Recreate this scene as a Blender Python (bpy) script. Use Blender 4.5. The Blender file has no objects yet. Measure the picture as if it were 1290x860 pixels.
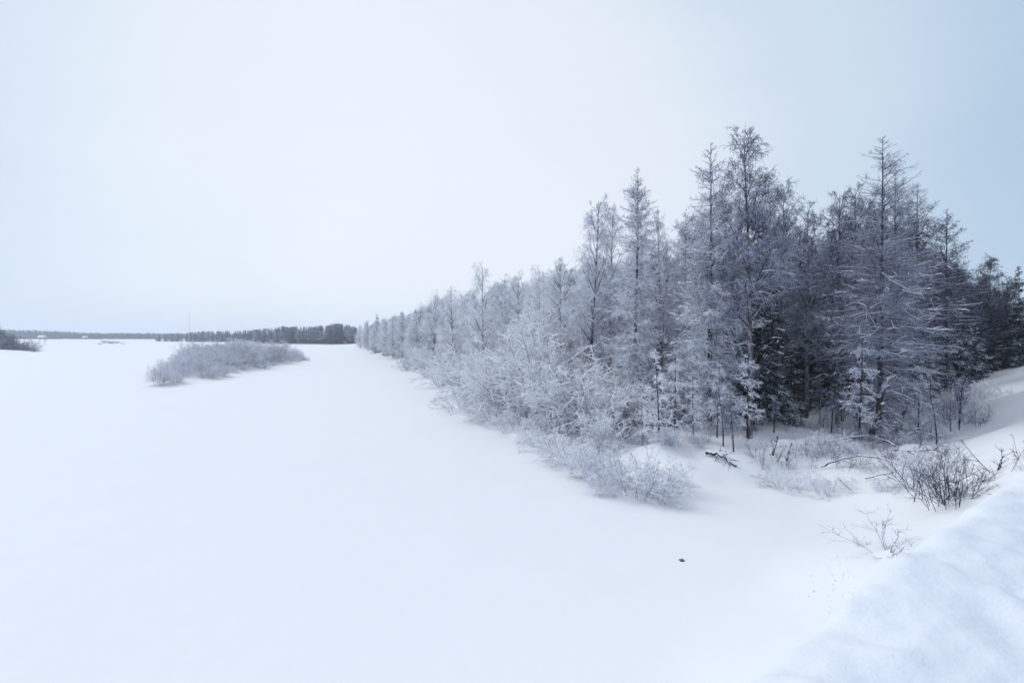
import bpy, math, random
import numpy as np
from mathutils import noise as mnoise, Vector

R = math.radians
scene = bpy.context.scene
C = scene.collection

# ------------------------------------------------------------------ camera
F = 645.0            # focal length in pixels of the 1290-wide photograph
HY = 423.5           # true horizon row
EYE = 6.5            # eye height over the ice
cd = bpy.data.cameras.new('camera'); cam = bpy.data.objects.new('camera', cd); C.objects.link(cam)
cd.sensor_width = 36.0; cd.lens = 18.0; cd.clip_start = 0.1; cd.clip_end = 30000
cd.shift_y = -6.5 / 1290
cd.dof.use_dof = True; cd.dof.focus_distance = 38; cd.dof.aperture_fstop = 1.6
cam.location = (0, 0, EYE); cam.rotation_euler = (R(90), 0, 0)
scene.camera = cam

# ------------------------------------------------------------------ light
SUN_EL, SUN_AZ = 40.0, -62.0         # out of frame over the river, behind thin cloud
w = bpy.data.worlds.new('World'); scene.world = w; w.use_nodes = True
nt = w.node_tree; nt.nodes.clear()
def N(t, kind, **kw):
    n = t.nodes.new(kind)
    for k, v in kw.items(): setattr(n, k, v)
    return n
def L(t, a, b): t.links.new(a, b)
out = N(nt, 'ShaderNodeOutputWorld'); bg = N(nt, 'ShaderNodeBackground')
sky = N(nt, 'ShaderNodeTexSky', sky_type='NISHITA')
sky.sun_disc = False; sky.sun_elevation = R(SUN_EL); sky.sun_rotation = R(SUN_AZ)
sky.air_density = 1.0; sky.dust_density = 1.0
tc = N(nt, 'ShaderNodeTexCoord')
# thin overcast: brightest ahead, bluer to the sides; unseen rear brightened to light the trees
gdir = Vector((math.sin(R(-10)) * math.cos(R(14)), math.cos(R(-10)) * math.cos(R(14)), math.sin(R(14))))
nrm = N(nt, 'ShaderNodeVectorMath', operation='NORMALIZE'); L(nt, tc.outputs['Generated'], nrm.inputs[0])
dot = N(nt, 'ShaderNodeVectorMath', operation='DOT_PRODUCT'); L(nt, nrm.outputs[0], dot.inputs[0]); dot.inputs[1].default_value = gdir
cn = N(nt, 'ShaderNodeTexNoise'); cn.inputs['Scale'].default_value = 1.3; cn.inputs['Detail'].default_value = 4; cn.inputs['Roughness'].default_value = .45
mp = N(nt, 'ShaderNodeMapping'); mp.inputs['Scale'].default_value = (1, 1, 3.0)
L(nt, nrm.outputs[0], mp.inputs[0]); L(nt, mp.outputs[0], cn.inputs['Vector'])
nz = N(nt, 'ShaderNodeMath', operation='MULTIPLY_ADD'); nz.inputs[1].default_value = .16; nz.inputs[2].default_value = -.08
L(nt, cn.outputs['Fac'], nz.inputs[0])
ad = N(nt, 'ShaderNodeMath', operation='ADD'); L(nt, dot.outputs['Value'], ad.inputs[0]); L(nt, nz.outputs[0], ad.inputs[1])
mr = N(nt, 'ShaderNodeMapRange'); mr.inputs['From Min'].default_value = -1; mr.inputs['From Max'].default_value = 1
L(nt, ad.outputs[0], mr.inputs['Value'])
cr = N(nt, 'ShaderNodeValToRGB'); cr.color_ramp.interpolation = 'EASE'
els = cr.color_ramp.elements
SKY = [(0.0, (.52, .61, .80)), (0.55, (.47, .57, .76)), (0.79, (.42, .555, .705)), (0.89, (.585, .69, .80)), (0.965, (.75, .805, .885)), (1.0, (.80, .845, .91))]
els[0].position = 0.0; els[1].position = 1.0
for p, c in SKY[1:-1]: els.new(p)
for e, (p, c) in zip(els, SKY): e.position = p; e.color = (*c, 1)
L(nt, mr.outputs[0], cr.inputs[0])
sc_ = N(nt, 'ShaderNodeVectorMath', operation='SCALE'); sc_.inputs['Scale'].default_value = 10.6
L(nt, cr.outputs[0], sc_.inputs[0])
mx = N(nt, 'ShaderNodeMix', data_type='RGBA'); mx.inputs['Factor'].default_value = .93
sep = N(nt, 'ShaderNodeSeparateXYZ'); L(nt, nrm.outputs[0], sep.inputs[0])
zr = N(nt, 'ShaderNodeMapRange', interpolation_type='SMOOTHSTEP'); zr.inputs['From Min'].default_value = .58; zr.inputs['From Max'].default_value = .95
L(nt, sep.outputs['Z'], zr.inputs['Value'])
zm = N(nt, 'ShaderNodeMix', data_type='RGBA'); L(nt, zr.outputs[0], zm.inputs['Factor'])      # unseen sky overhead, given added brightness to lift snow and rime
L(nt, sc_.outputs[0], zm.inputs['A']); zm.inputs['B'].default_value = (6.7, 7.1, 7.65, 1)
L(nt, sky.outputs[0], mx.inputs['A']); L(nt, zm.outputs['Result'], mx.inputs['B'])
L(nt, mx.outputs['Result'], bg.inputs['Color']); bg.inputs['Strength'].default_value = 0.1
L(nt, bg.outputs[0], out.inputs['Surface'])

sl = bpy.data.lights.new('sun', 'SUN'); sl.energy = 1.25; sl.angle = R(30); sl.color = (1.0, .98, .965)
so = bpy.data.objects.new('sun', sl); C.objects.link(so)
sd = Vector((math.sin(R(SUN_AZ)) * math.cos(R(SUN_EL)), math.cos(R(SUN_AZ)) * math.cos(R(SUN_EL)), math.sin(R(SUN_EL))))
so.rotation_euler = (-sd).to_track_quat('-Z', 'Y').to_euler(); so.location = (0, 30, 60)

vs = scene.view_settings
vs.view_transform = 'Standard'; vs.look = 'None'; vs.exposure = 0.08; vs.gamma = 1; vs.use_curve_mapping = False
scene.cycles.max_bounces = 8; scene.cycles.diffuse_bounces = 5; scene.cycles.glossy_bounces = 2; scene.cycles.volume_bounces = 1
scene.cycles.use_denoising = True

# ------------------------------------------------------------------ materials
def new_mat(name):
    m = bpy.data.materials.new(name); m.use_nodes = True
    b = m.node_tree.nodes['Principled BSDF']
    return m, m.node_tree, b

def snow_mat(name, col, rough, spec, bumps):
    m, t, b = new_mat(name)
    b.inputs['Roughness'].default_value = rough; b.inputs['Specular IOR Level'].default_value = spec
    g = N(t, 'ShaderNodeNewGeometry')
    prev = None
    for scale, dist, det in bumps:
        n = N(t, 'ShaderNodeTexNoise'); n.inputs['Scale'].default_value = scale; n.inputs['Detail'].default_value = det
        L(t, g.outputs['Position'], n.inputs['Vector'])
        bp = N(t, 'ShaderNodeBump'); bp.inputs['Distance'].default_value = dist; bp.inputs['Strength'].default_value = 1
        L(t, n.outputs['Fac'], bp.inputs['Height'])
        if prev: L(t, prev.outputs[0], bp.inputs['Normal'])
        prev = bp
    L(t, prev.outputs[0], b.inputs['Normal'])
    n = N(t, 'ShaderNodeTexNoise'); n.inputs['Scale'].default_value = .35; n.inputs['Detail'].default_value = 3
    L(t, g.outputs['Position'], n.inputs['Vector'])
    mxx = N(t, 'ShaderNodeMix', data_type='RGBA'); L(t, n.outputs['Fac'], mxx.inputs['Factor'])
    mxx.inputs['A'].default_value = (*[c * .97 for c in col], 1); mxx.inputs['B'].default_value = (*col, 1)
    L(t, mxx.outputs['Result'], b.inputs['Base Color'])
    return m

def frost_mat(name, bark, frost, lo, hi, nscale=2.0, namt=.5, rough=.85, bark2=None, vscale=1.0):
    """wood or needles under rime: frost lies thickest on what faces up, broken by noise"""
    m, t, b = new_mat(name)
    b.inputs['Roughness'].default_value = rough; b.inputs['Specular IOR Level'].default_value = .15
    g = N(t, 'ShaderNodeNewGeometry'); tcx = N(t, 'ShaderNodeTexCoord')
    sp = N(t, 'ShaderNodeSeparateXYZ'); L(t, g.outputs['True Normal'], sp.inputs[0])
    mpp = N(t, 'ShaderNodeMapping'); mpp.inputs['Scale'].default_value = (1, 1, vscale)
    L(t, tcx.outputs['Object'], mpp.inputs[0])
    n = N(t, 'ShaderNodeTexNoise'); n.inputs['Scale'].default_value = nscale; n.inputs['Detail'].default_value = 3
    L(t, mpp.outputs[0], n.inputs['Vector'])
    k = N(t, 'ShaderNodeMath', operation='MULTIPLY_ADD'); k.inputs[1].default_value = namt * 2; k.inputs[2].default_value = -namt
    L(t, n.outputs['Fac'], k.inputs[0])
    a = N(t, 'ShaderNodeMath', operation='ADD'); L(t, sp.outputs['Z'], a.inputs[0]); L(t, k.outputs[0], a.inputs[1])
    r_ = N(t, 'ShaderNodeMapRange'); r_.inputs['From Min'].default_value = lo; r_.inputs['From Max'].default_value = hi
    L(t, a.outputs[0], r_.inputs['Value'])
    mm = N(t, 'ShaderNodeMix', data_type='RGBA'); L(t, r_.outputs[0], mm.inputs['Factor'])
    mm.inputs['A'].default_value = (*bark, 1); mm.inputs['B'].default_value = (*frost, 1)
    if bark2:
        n2 = N(t, 'ShaderNodeTexNoise'); n2.inputs['Scale'].default_value = nscale * 3; n2.inputs['Detail'].default_value = 2
        L(t, mpp.outputs[0], n2.inputs['Vector'])
        mr2 = N(t, 'ShaderNodeMapRange'); mr2.inputs['From Min'].default_value = .42; mr2.inputs['From Max'].default_value = .58
        L(t, n2.outputs['Fac'], mr2.inputs['Value'])
        m2 = N(t, 'ShaderNodeMix', data_type='RGBA'); L(t, mr2.outputs[0], m2.inputs['Factor'])
        m2.inputs['A'].default_value = (*bark, 1); m2.inputs['B'].default_value = (*bark2, 1)
        L(t, m2.outputs['Result'], mm.inputs['A'])
    L(t, mm.outputs['Result'], b.inputs['Base Color'])
    return m

SNOWC = (.89, .905, .925)
M = {}
M['field'] = snow_mat('river_snow', SNOWC, .75, .2, [(.22, .10, 3), (1.4, .014, 4), (9, .004, 3)])
M['mound'] = snow_mat('ploughed_snow', (.80, .845, .90), .7, .3, [(2.5, .03, 5), (11, .010, 5), (48, .004, 4)])
M['snow'] = snow_mat('lying_snow', SNOWC, .7, .25, [(6, .05, 4)])
M['bark'] = frost_mat('dark_bark', (.026, .028, .042), (.62, .68, .80), .2, .8, 3.0, .75, bark2=(.055, .057, .072), vscale=.3)
M['birch_bark'] = frost_mat('birch_bark', (.07, .068, .075), (.62, .68, .78), .2, .8, 2.0, .75, bark2=(.26, .25, .26), vscale=.5)
M['heavy'] = frost_mat('heavy_rime_twig', (.24, .255, .31), (.92, .935, .965), -1.0, -.25, 1.5, .55)
M['mid'] = frost_mat('rimed_twig', (.11, .115, .165), (.84, .86, .93), -.8, .15, 1.2, .65)
M['light'] = frost_mat('thinly_rimed_twig', (.042, .046, .085), (.64, .685, .83), -.22, .9, 1.0, .6)
M['dark'] = frost_mat('bare_twig', (.022, .025, .048), (.48, .53, .69), .25, 1.05, 1.0, .55)
M['willow'] = frost_mat('willow_twig', (.26, .255, .29), (.86, .87, .92), -.6, .45, .7, .65)
M['needle'] = frost_mat('spruce_needle', (.009, .017, .029), (.68, .74, .85), .38, .9, 1.6, .75)
M['needle_rime'] = frost_mat('rimed_spruce_needle', (.06, .075, .095), (.74, .78, .86), -.55, .5, 1.6, .7)
M['far'] = frost_mat('far_needle', (.028, .042, .062), (.35, .40, .50), .2, 1.2, .15, .5)
M['alder_bark'] = frost_mat('rimed_alder_bark', (.05, .052, .07), (.80, .84, .91), -.75, .45, 2.5, .9, vscale=.6)
M['limb'] = frost_mat('limb_bark', (.035, .036, .052), (.84, .87, .92), -.05, .75, 2.0, .7)
M['wood'] = frost_mat('dead_wood', (.045, .04, .042), (.70, .76, .85), .3, .7, 3, .5)

def flat_mat(name, col, rough=.8):
    m, t, b = new_mat(name); b.inputs['Roughness'].default_value = rough
    n = N(t, 'ShaderNodeTexNoise'); n.inputs['Scale'].default_value = 3
    mm = N(t, 'ShaderNodeMix', data_type='RGBA'); L(t, n.outputs['Fac'], mm.inputs['Factor'])
    mm.inputs['A'].default_value = (*[c * .8 for c in col], 1); mm.inputs['B'].default_value = (*[min(1, c * 1.2) for c in col], 1)
    L(t, mm.outputs['Result'], b.inputs['Base Color']); return m
M['stone'] = flat_mat('stone', (.10, .10, .11)); M['red_wood'] = flat_mat('painted_boards', (.13, .10, .11))
M['steel'] = flat_mat('grey_steel', (.26, .27, .29), .5); M['glass'] = flat_mat('dark_glass', (.02, .025, .035), .15)
M['trim'] = flat_mat('white_trim', (.7, .72, .74))

# ------------------------------------------------------------------ mesh helpers
def mesh_from(name, verts, quads, mats, mat_idx=None, smooth=False):
    me = bpy.data.meshes.new(name)
    verts = np.asarray(verts, dtype=np.float32); quads = np.asarray(quads, dtype=np.int32)
    k = quads.shape[1]
    me.vertices.add(len(verts)); me.vertices.foreach_set('co', verts.ravel())
    me.loops.add(quads.size); me.loops.foreach_set('vertex_index', quads.ravel())
    me.polygons.add(len(quads))
    me.polygons.foreach_set('loop_start', np.arange(0, quads.size, k, dtype=np.int32))
    if mat_idx is not None: me.polygons.foreach_set('material_index', np.asarray(mat_idx, dtype=np.int32))
    me.polygons.foreach_set('use_smooth', np.full(len(quads), smooth, dtype=bool))
    for m in mats: me.materials.append(M[m])
    me.update(calc_edges=True); me.validate()
    return me

def obj(name, me, parent=None):
    o = bpy.data.objects.new(name, me); C.objects.link(o)
    if parent: o.parent = parent
    return o

def tag(o, label=None, cat=None, group=None, kind=None):
    if label: o['label'] = label
    if cat: o['category'] = cat
    if group: o['group'] = group
    if kind: o['kind'] = kind
    return o

def unit(a): return a / (np.linalg.norm(a, axis=-1, keepdims=True) + 1e-9)

def grow(g, start, d, length, seg, bend=0.0, wig=.05):
    """polylines: bend is the change of the z direction per step (scalar, per-line array, or list per step)"""
    n = len(start); p = np.empty((n, seg + 1, 3)); p[:, 0] = start; d = unit(np.array(d, float))
    step = (np.broadcast_to(length, (n,)) / seg)[:, None]
    for i in range(seg):
        p[:, i + 1] = p[:, i] + d * step
        d = d + g.normal(0, wig, (n, 3))
        d[:, 2] += bend[i] if isinstance(bend, list) else bend
        d = unit(d)
    return p

def along(p, idx, t):
    seg = p.shape[1] - 1
    u = np.clip(t, 0, .999) * seg; i = u.astype(int); f = (u - i)[:, None]
    a = p[idx, i]; b = p[idx, i + 1]
    return a * (1 - f) + b * f, unit(b - a)

def tubes(p, r0, r1, sides=3, pw=1.0, up=True):
    n, s, _ = p.shape
    t = np.empty_like(p); t[:, 1:-1] = p[:, 2:] - p[:, :-2]; t[:, 0] = p[:, 1] - p[:, 0]; t[:, -1] = p[:, -1] - p[:, -2]
    t = unit(t)
    ref = np.zeros_like(t); ref[..., 2] = 1
    if not up: ref[...] = (1, 0, 0)
    else:
        vert = np.abs(t[..., 2]) > .97; ref[vert] = (1, 0, 0)
    u = unit(np.cross(t, ref)); v = np.cross(u, t)
    f = (np.linspace(0, 1, s) ** pw)[None, :]
    r = np.broadcast_to(r0, (n,))[:, None] * (1 - f) + np.broadcast_to(r1, (n,))[:, None] * f
    an = np.arange(sides) * 2 * math.pi / sides + math.pi / 2
    ring = p[:, :, None] + r[:, :, None, None] * (np.cos(an)[None, None, :, None] * u[:, :, None] + np.sin(an)[None, None, :, None] * v[:, :, None])
    verts = ring.reshape(-1, 3)
    base = (np.arange(n) * s * sides)[:, None, None] + (np.arange(s - 1) * sides)[None, :, None]
    k = np.arange(sides)[None, None, :]; k2 = (k + 1) % sides
    q = np.stack([base + k, base + k2, base + sides + k2, base + sides + k], -1).reshape(-1, 4)
    return verts, q

class MB:
    def __init__(s): s.v = []; s.q = []; s.m = []; s.n = 0; s.mats = []
    def add(s, vq, mat):
        v, q = vq
        if mat not in s.mats: s.mats.append(mat)
        s.v.append(v); s.q.append(q + s.n); s.m.append(np.full(len(q), s.mats.index(mat))); s.n += len(v)
    def mesh(s, name, smooth=False):
        return mesh_from(name, np.concatenate(s.v), np.concatenate(s.q), s.mats, np.concatenate(s.m), smooth)

def children_of(g, p, per, t0, t1, ang0, ang1, flat=0.0, by=None):
    """spawn children along polylines: start, direction, t, parent index"""
    n = len(p); idx = np.repeat(np.arange(n), per) if by is None else np.sort(g.choice(n, n * per, p=by / by.sum()))
    t = g.uniform(t0, t1, len(idx))
    pos, tan = along(p, idx, t)
    rnd = g.normal(0, 1, (len(idx), 3)); rnd[:, 2] *= (1 - flat)
    side = unit(rnd - (rnd * tan).sum(1, keepdims=True) * tan)
    a = np.radians(g.uniform(ang0, ang1, len(idx)))[:, None]
    return pos, tan * np.cos(a) + side * np.sin(a), t, idx

def plen(p): return np.linalg.norm(np.diff(p, axis=1), axis=2).sum(1)

def snow_on(mb, g, p, r, frac, lift=.7, mat='snow'):
    """snow lying along the top of some branches"""
    keep = (g.random(len(p)) < frac) & (np.abs(p[:, -1, 2] - p[:, 0, 2]) < .75 * plen(p))
    if not keep.any(): return
    q = p[keep]; m = q.shape[1]
    if m > 4:                                   # snow stays on a stretch of the branch only
        k = max(3, int(m * .55)); o = g.integers(0, m - k + 1, len(q)); q = q[np.arange(len(q))[:, None], o[:, None] + np.arange(k)[None]]
    q = q.copy(); q[:, :, 2] += (r * lift)
    v, f = tubes(q, r * 1.1, r * .5, 4)
    v = v + g.normal(0, r * .12, v.shape)
    mb.add((v, f), mat)

# ------------------------------------------------------------------ plants (each a dict of part meshes)
KIT = {}
def trunk_line(g, h, wob, lean=0.0, n=14):
    z = np.linspace(-.4, h, n); t = np.clip(z / h, 0, 1)
    a, b = g.uniform(0, 6.28, 2)
    x = wob * h * (np.sin(t * 3.0 + a) - math.sin(a)) + lean * h * t ** 1.5
    y = wob * h * (np.sin(t * 2.5 + b) - math.sin(b))
    return np.stack([x, y, z], 1)[None]

def make_larch(key, seed, h, twig, lmax=.17, dens=9.5, snow=.25, low=.10, top_bare=0.0, twr=.011):
    g = np.random.default_rng(seed)
    tr = trunk_line(g, h, .006)
    mb = MB(); mb.add(tubes(tr, h * .0115, .010, 8, .8, up=False), 'bark')
    n = int(h * dens * 1.7)
    t = low + (1 - low) * (1 - (1 - np.sort(g.random(n))) ** .95) * .994
    pos, _ = along(tr, np.zeros(n, int), t)
    az = g.uniform(0, 2 * math.pi, n)
    el = np.radians(-14 + 50 * t ** 1.3 + g.normal(0, 7, n))
    d = np.stack([np.cos(az) * np.cos(el), np.sin(az) * np.cos(el), np.sin(el)], 1)
    prof = np.minimum(1, (1 - t) ** .52 * 1.22) * np.minimum(1, .6 + 1.3 * (t - low)) * np.minimum(1, .3 + 7 * (1 - t))
    ln = h * lmax * prof * g.uniform(.55, 1.15, n) + .09
    br = grow(g, pos, d, ln, 6, [-.05, -.05, 0.0, .05, .08, .08], .06)
    cb = MB(); cb.add(tubes(br, np.maximum(.016, ln * .012), .008, 4), 'limb')
    p, dd, tt, ix = children_of(g, br, 16, .06, 1, 35, 75, .45, ln)
    l2 = (ln[ix] * .34 * (1.15 - tt) + .045) * g.uniform(.6, 1.3, len(ix))
    b2 = grow(g, p, dd, l2, 3, -.06, .12)
    cb.add(tubes(b2, twr, twr * .45, 3), twig)
    p, dd, tt, ix2 = children_of(g, b2, 4, .1, 1, 30, 70, .3, l2)
    l3 = l2[ix2] * .45 * g.uniform(.5, 1.3, len(ix2)) + .04
    b3 = grow(g, p, dd, l3, 2, -.1, .12)
    cb.add(tubes(b3, twr * .75, twr * .35, 3), twig)
    parts = {'trunk': mb.mesh(key + '_trunk', True), 'crown': cb.mesh(key + '_crown')}
    if snow:
        sb = MB(); low_b = br[t < .72]; snow_on(sb, g, low_b, .026, snow)
        lb2 = b2[t[ix] < .55]; snow_on(sb, g, lb2, .024, snow * .35)
        parts['snow_clumps'] = sb.mesh(key + '_snow', True)
    KIT[key] = (h, parts)

def make_birch(key, seed, h, twig, nl=42, low=.2, spread=.26, droop=-.16, snow=.2, bark='birch_bark', lean=0.0, dens=1.0, twr=.011, up=(28, 52)):
    g = np.random.default_rng(seed)
    tr = trunk_line(g, h, .012, lean)
    mb = MB(); mb.add(tubes(tr, h * .0115, .016, 8, .9, up=False), bark)
    t = np.linspace(low, .97, nl) + g.normal(0, .02, nl); t = np.clip(t, low * .9, .985)
    pos, tan = along(tr, np.zeros(nl, int), t)
    az = np.arange(nl) * 2.4 + g.normal(0, .5, nl)
    a = np.radians(g.uniform(up[0], up[1], nl) + 26 * (1 - t) - 8)
    d = np.stack([np.cos(az) * np.sin(a), np.sin(az) * np.sin(a), np.cos(a)], 1)
    ln = h * spread * np.minimum(1.0, (1.03 - t) ** .68 * 1.3) * g.uniform(.7, 1.2, nl) + .3
    br = grow(g, pos, d, ln, 8, [.06, .06, .02, -.02, -.06, -.10, -.14, -.16], .07)
    mb2 = MB(); mb2.add(tubes(br, np.maximum(.026, ln * .015), .010, 5), 'limb')
    p, dd, tt, ix = children_of(g, br, int(11 * dens), .10, 1, 25, 65, 0, ln)
    l2 = (ln[ix] * .42 * (1.15 - tt) + .35) * g.uniform(.6, 1.25, len(ix))
    b2 = grow(g, p, dd, l2, 5, droop * .9, .10)
    mb2.add(tubes(b2, twr * 1.3, twr * .6, 3), twig)
    p, dd, tt, ix2 = children_of(g, b2, int(8 * dens), .08, 1, 25, 65)
    l3 = (l2[ix2] * .38 + .10) * g.uniform(.5, 1.3, len(ix2))
    b3 = grow(g, p, dd, l3, 3, droop * 1.6, .10)
    mb2.add(tubes(b3, twr, twr * .5, 3), twig)
    p, dd, tt, ix3 = children_of(g, b3, 3, .1, 1, 20, 60)
    l4 = l3[ix3] * .55 * g.uniform(.4, 1.3, len(ix3)) + .03
    b4 = grow(g, p, dd, l4, 2, droop * 1.6, .10)
    mb2.add(tubes(b4, twr * .8, twr * .4, 3), twig)
    parts = {'trunk': mb.mesh(key + '_trunk', True), 'crown': mb2.mesh(key + '_crown')}
    if snow:
        sb = MB(); snow_on(sb, g, br, .035, snow); snow_on(sb, g, b2, .022, snow * .6)
        if sb.v: parts['snow_clumps'] = sb.mesh(key + '_snow', True)
    KIT[key] = (h, parts)

def make_spruce(key, seed, h, needle, lmax=.19, low=.06, snow=.5, dens=12):
    g = np.random.default_rng(seed)
    tr = trunk_line(g, h, .003)
    mb = MB(); mb.add(tubes(tr, h * .011, .012, 7, .9, up=False), 'bark')
    n = int(h * dens)
    t = low + (1 - low) * np.sort(g.random(n)) * .99
    pos, _ = along(tr, np.zeros(n, int), t)
    az = g.uniform(0, 2 * math.pi, n); el = np.radians(-22 + 48 * t ** 2 + g.normal(0, 6, n))
    d = np.stack([np.cos(az) * np.cos(el), np.sin(az) * np.cos(el), np.sin(el)], 1)
    ln = h * lmax * np.minimum(1, (1 - t) ** .85 * 1.1) * g.uniform(.7, 1.12, n) + .15
    br = grow(g, pos, d, ln, 5, [-.06, -.05, .02, .07, .08], .04)
    cb = MB(); cb.add(tubes(br, .035, .012, 4), needle)
    p, dd, tt, ix = children_of(g, br, 15, .08, 1, 40, 65, .75, ln)
    l2 = (ln[ix] * .40 * (1.1 - tt) + .10) * g.uniform(.6, 1.2, len(ix))
    b2 = grow(g, p, dd, l2, 3, -.10, .06)
    cb.add(tubes(b2, .034, .010, 3), needle)
    p, dd, tt, ix2 = children_of(g, b2, 4, .1, 1, 35, 65, .5)
    b3 = grow(g, p, dd, l2[ix2] * .45 + .05, 2, -.12, .06)
    cb.add(tubes(b3, .026, .007, 3), needle)
    parts = {'trunk': mb.mesh(key + '_trunk', True), 'crown': cb.mesh(key + '_crown')}
    if snow:
        sb = MB(); snow_on(sb, g, br, .07, snow, .8); snow_on(sb, g, b2, .045, snow * .25, .7)
        parts['snow_clumps'] = sb.mesh(key + '_snow', True)
    KIT[key] = (h, parts)

def make_bush(key, seed, h, twig, stems=16, fan=(8, 48), bend=-.03, snow=.25, sub=8, sub2=6, sub3=3, r=.022, twr=.009, droop=-.05, base=.3, name_parts=('stem', 'twig')):
    g = np.random.default_rng(seed)
    az = g.uniform(0, 2 * math.pi, stems); a = np.radians(g.uniform(fan[0], fan[1], stems))
    d = np.stack([np.cos(az) * np.sin(a), np.sin(az) * np.sin(a), np.cos(a)], 1)
    s = np.stack([np.cos(az), np.sin(az), np.zeros(stems)], 1) * (g.uniform(0, base, stems) * 1.0)[:, None]; s[:, 2] = -.15
    ln = h * g.uniform(.6, 1.12, stems)
    st = grow(g, s, d, ln, 8, [.02, .02, bend * .3, bend * .6, bend, bend, bend * 1.3, bend * 1.5], .07)
    mb = MB(); mb.add(tubes(st, r, r * .35, 5), 'alder_bark' if twig in ('heavy', 'mid') else twig)
    tb = MB()
    p, dd, tt, ix = children_of(g, st, sub, .15, 1, 22, 58)
    l2 = (ln[ix] * .38 * (1.2 - tt)) * g.uniform(.6, 1.25, len(ix)) + .05 * h
    b2 = grow(g, p, dd, l2, 4, droop, .09); tb.add(tubes(b2, twr * 1.4, twr * .6, 3), twig)
    p, dd, tt, ix2 = children_of(g, b2, sub2, .1, 1, 22, 60)
    l3 = l2[ix2] * .42 * g.uniform(.5, 1.25, len(ix2)) + .02 * h
    b3 = grow(g, p, dd, l3, 3, droop, .09); tb.add(tubes(b3, twr, twr * .5, 3), twig)
    if sub3:
        p, dd, tt, ix3 = children_of(g, b3, sub3, .1, 1, 25, 60)
        b4 = grow(g, p, dd, l3[ix3] * .5 * g.uniform(.5, 1.25, len(ix3)), 2, droop, .09); tb.add(tubes(b4, twr * .8, twr * .4, 3), twig)
    parts = {name_parts[0]: mb.mesh(key + '_stem', True), name_parts[1]: tb.mesh(key + '_twig')}
    if snow:
        sb = MB(); snow_on(sb, g, st, r * 1.2, snow); snow_on(sb, g, b2, max(.014, twr * 2.3), snow * 1.3); snow_on(sb, g, b3, max(.012, twr * 1.9), snow * .8)
        if sb.v: parts['snow_clumps'] = sb.mesh(key + '_snow', True)
    KIT[key] = (h, parts)

make_larch('larch_pale', 11, 18, 'mid', lmax=.18, snow=.55, twr=.012)
make_larch('larch_pale_slim', 12, 18, 'mid', lmax=.145, snow=.3, twr=.012)
make_larch('larch_grey', 13, 17.5, 'light', lmax=.215, snow=.45, dens=8.5, twr=.0095)
make_larch('larch_dark', 14, 17, 'dark', lmax=.22, snow=.4, dens=8.5, twr=.0095)
make_larch('larch_bare', 15, 16, 'dark', lmax=.20, snow=.15, dens=5.5, low=.3)
make_birch('birch_white_a', 21, 15, 'heavy', spread=.30, droop=-.18, up=(32, 62))
make_birch('birch_white_b', 22, 15, 'heavy', spread=.28, lean=.04, droop=-.20, up=(32, 62))
make_birch('birch_white_c', 23, 13, 'heavy', spread=.32, low=.12, up=(35, 65))
make_birch('birch_pale_a', 24, 17, 'mid', spread=.20, lean=-.03, droop=-.16)
make_birch('birch_pale_b', 25, 17, 'mid', spread=.22, droop=-.14, low=.3)
make_birch('birch_grey_a', 26, 17.5, 'light', spread=.22, droop=-.15, low=.35)
make_birch('birch_grey_b', 27, 16, 'light', spread=.19, droop=-.12, low=.3)
make_birch('birch_dark_a', 28, 15, 'dark', spread=.2, droop=-.10, low=.3)
make_birch('birch_dark_b', 29, 14, 'dark', spread=.22, droop=-.10, low=.25, lean=.03)
make_birch('birch_full', 35, 13, 'heavy', spread=.30, low=.05, nl=46, droop=-.16)
make_birch('birch_full_b', 36, 13, 'mid', spread=.27, low=.05, nl=46, droop=-.14)
make_spruce('spruce_a', 31, 13, 'needle', snow=.45)
make_spruce('spruce_b', 32, 15, 'needle', lmax=.16, snow=.35)
make_spruce('spruce_low', 33, 7, 'needle', lmax=.26, snow=.55)
make_spruce('spruce_rime', 34, 15, 'needle_rime', lmax=.18, snow=.25)
make_spruce('spruce_slim', 37, 15, 'needle_rime', lmax=.16, snow=.1)
make_bush('alder_a', 41, 7, 'heavy', stems=18, fan=(8, 55), r=.05, twr=.019, snow=.95, sub=12, sub2=6, sub3=2, base=.6)
make_bush('alder_b', 42, 5, 'heavy', stems=16, fan=(10, 60), r=.04, twr=.017, snow=.95, bend=-.07, sub=10, sub2=5, sub3=2, base=.5)
make_bush('alder_c', 43, 4, 'heavy', stems=18, fan=(5, 50), r=.03, twr=.015, snow=.65, sub=10, sub2=5, sub3=2, base=.5)
make_bush('weeping', 44, 6, 'heavy', stems=9, fan=(15, 45), r=.055, twr=.017, snow=.8, bend=-.16, droop=-.16, sub=14, sub2=9, base=.4)
make_bush('low_rime', 45, 1.8, 'mid', stems=34, fan=(5, 62), r=.012, twr=.006, snow=.3, sub=7, sub2=6, sub3=3, base=.8)
make_bush('low_rime_b', 46, 1.5, 'heavy', stems=26, fan=(15, 75), r=.012, twr=.007, snow=.6, bend=-.08, sub=7, sub2=6, sub3=2, base=.8)
make_bush('willow_a', 47, 4, 'willow', stems=40, fan=(3, 48), r=.022, twr=.009, snow=0, sub=8, sub2=7, sub3=3, base=1.2)
make_bush('willow_b', 48, 4, 'willow', stems=34, fan=(4, 58), r=.022, twr=.009, snow=.04, sub=8, sub2=7, sub3=3, base=1.2)
make_bush('willow_c', 54, 4, 'mid', stems=34, fan=(4, 55), r=.020, twr=.009, snow=.1, sub=8, sub2=7, sub3=2, base=1.0)
make_bush('willow_low', 49, 1.8, 'mid', stems=28, fan=(10, 70), r=.016, twr=.010, snow=.3, sub=6, sub2=6, sub3=2, base=.9)
make_bush('dark_twig', 50, 1.6, 'dark', stems=46, fan=(4, 55), r=.008, twr=.004, snow=.05, sub=6, sub2=4, sub3=0, base=.8)
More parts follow.
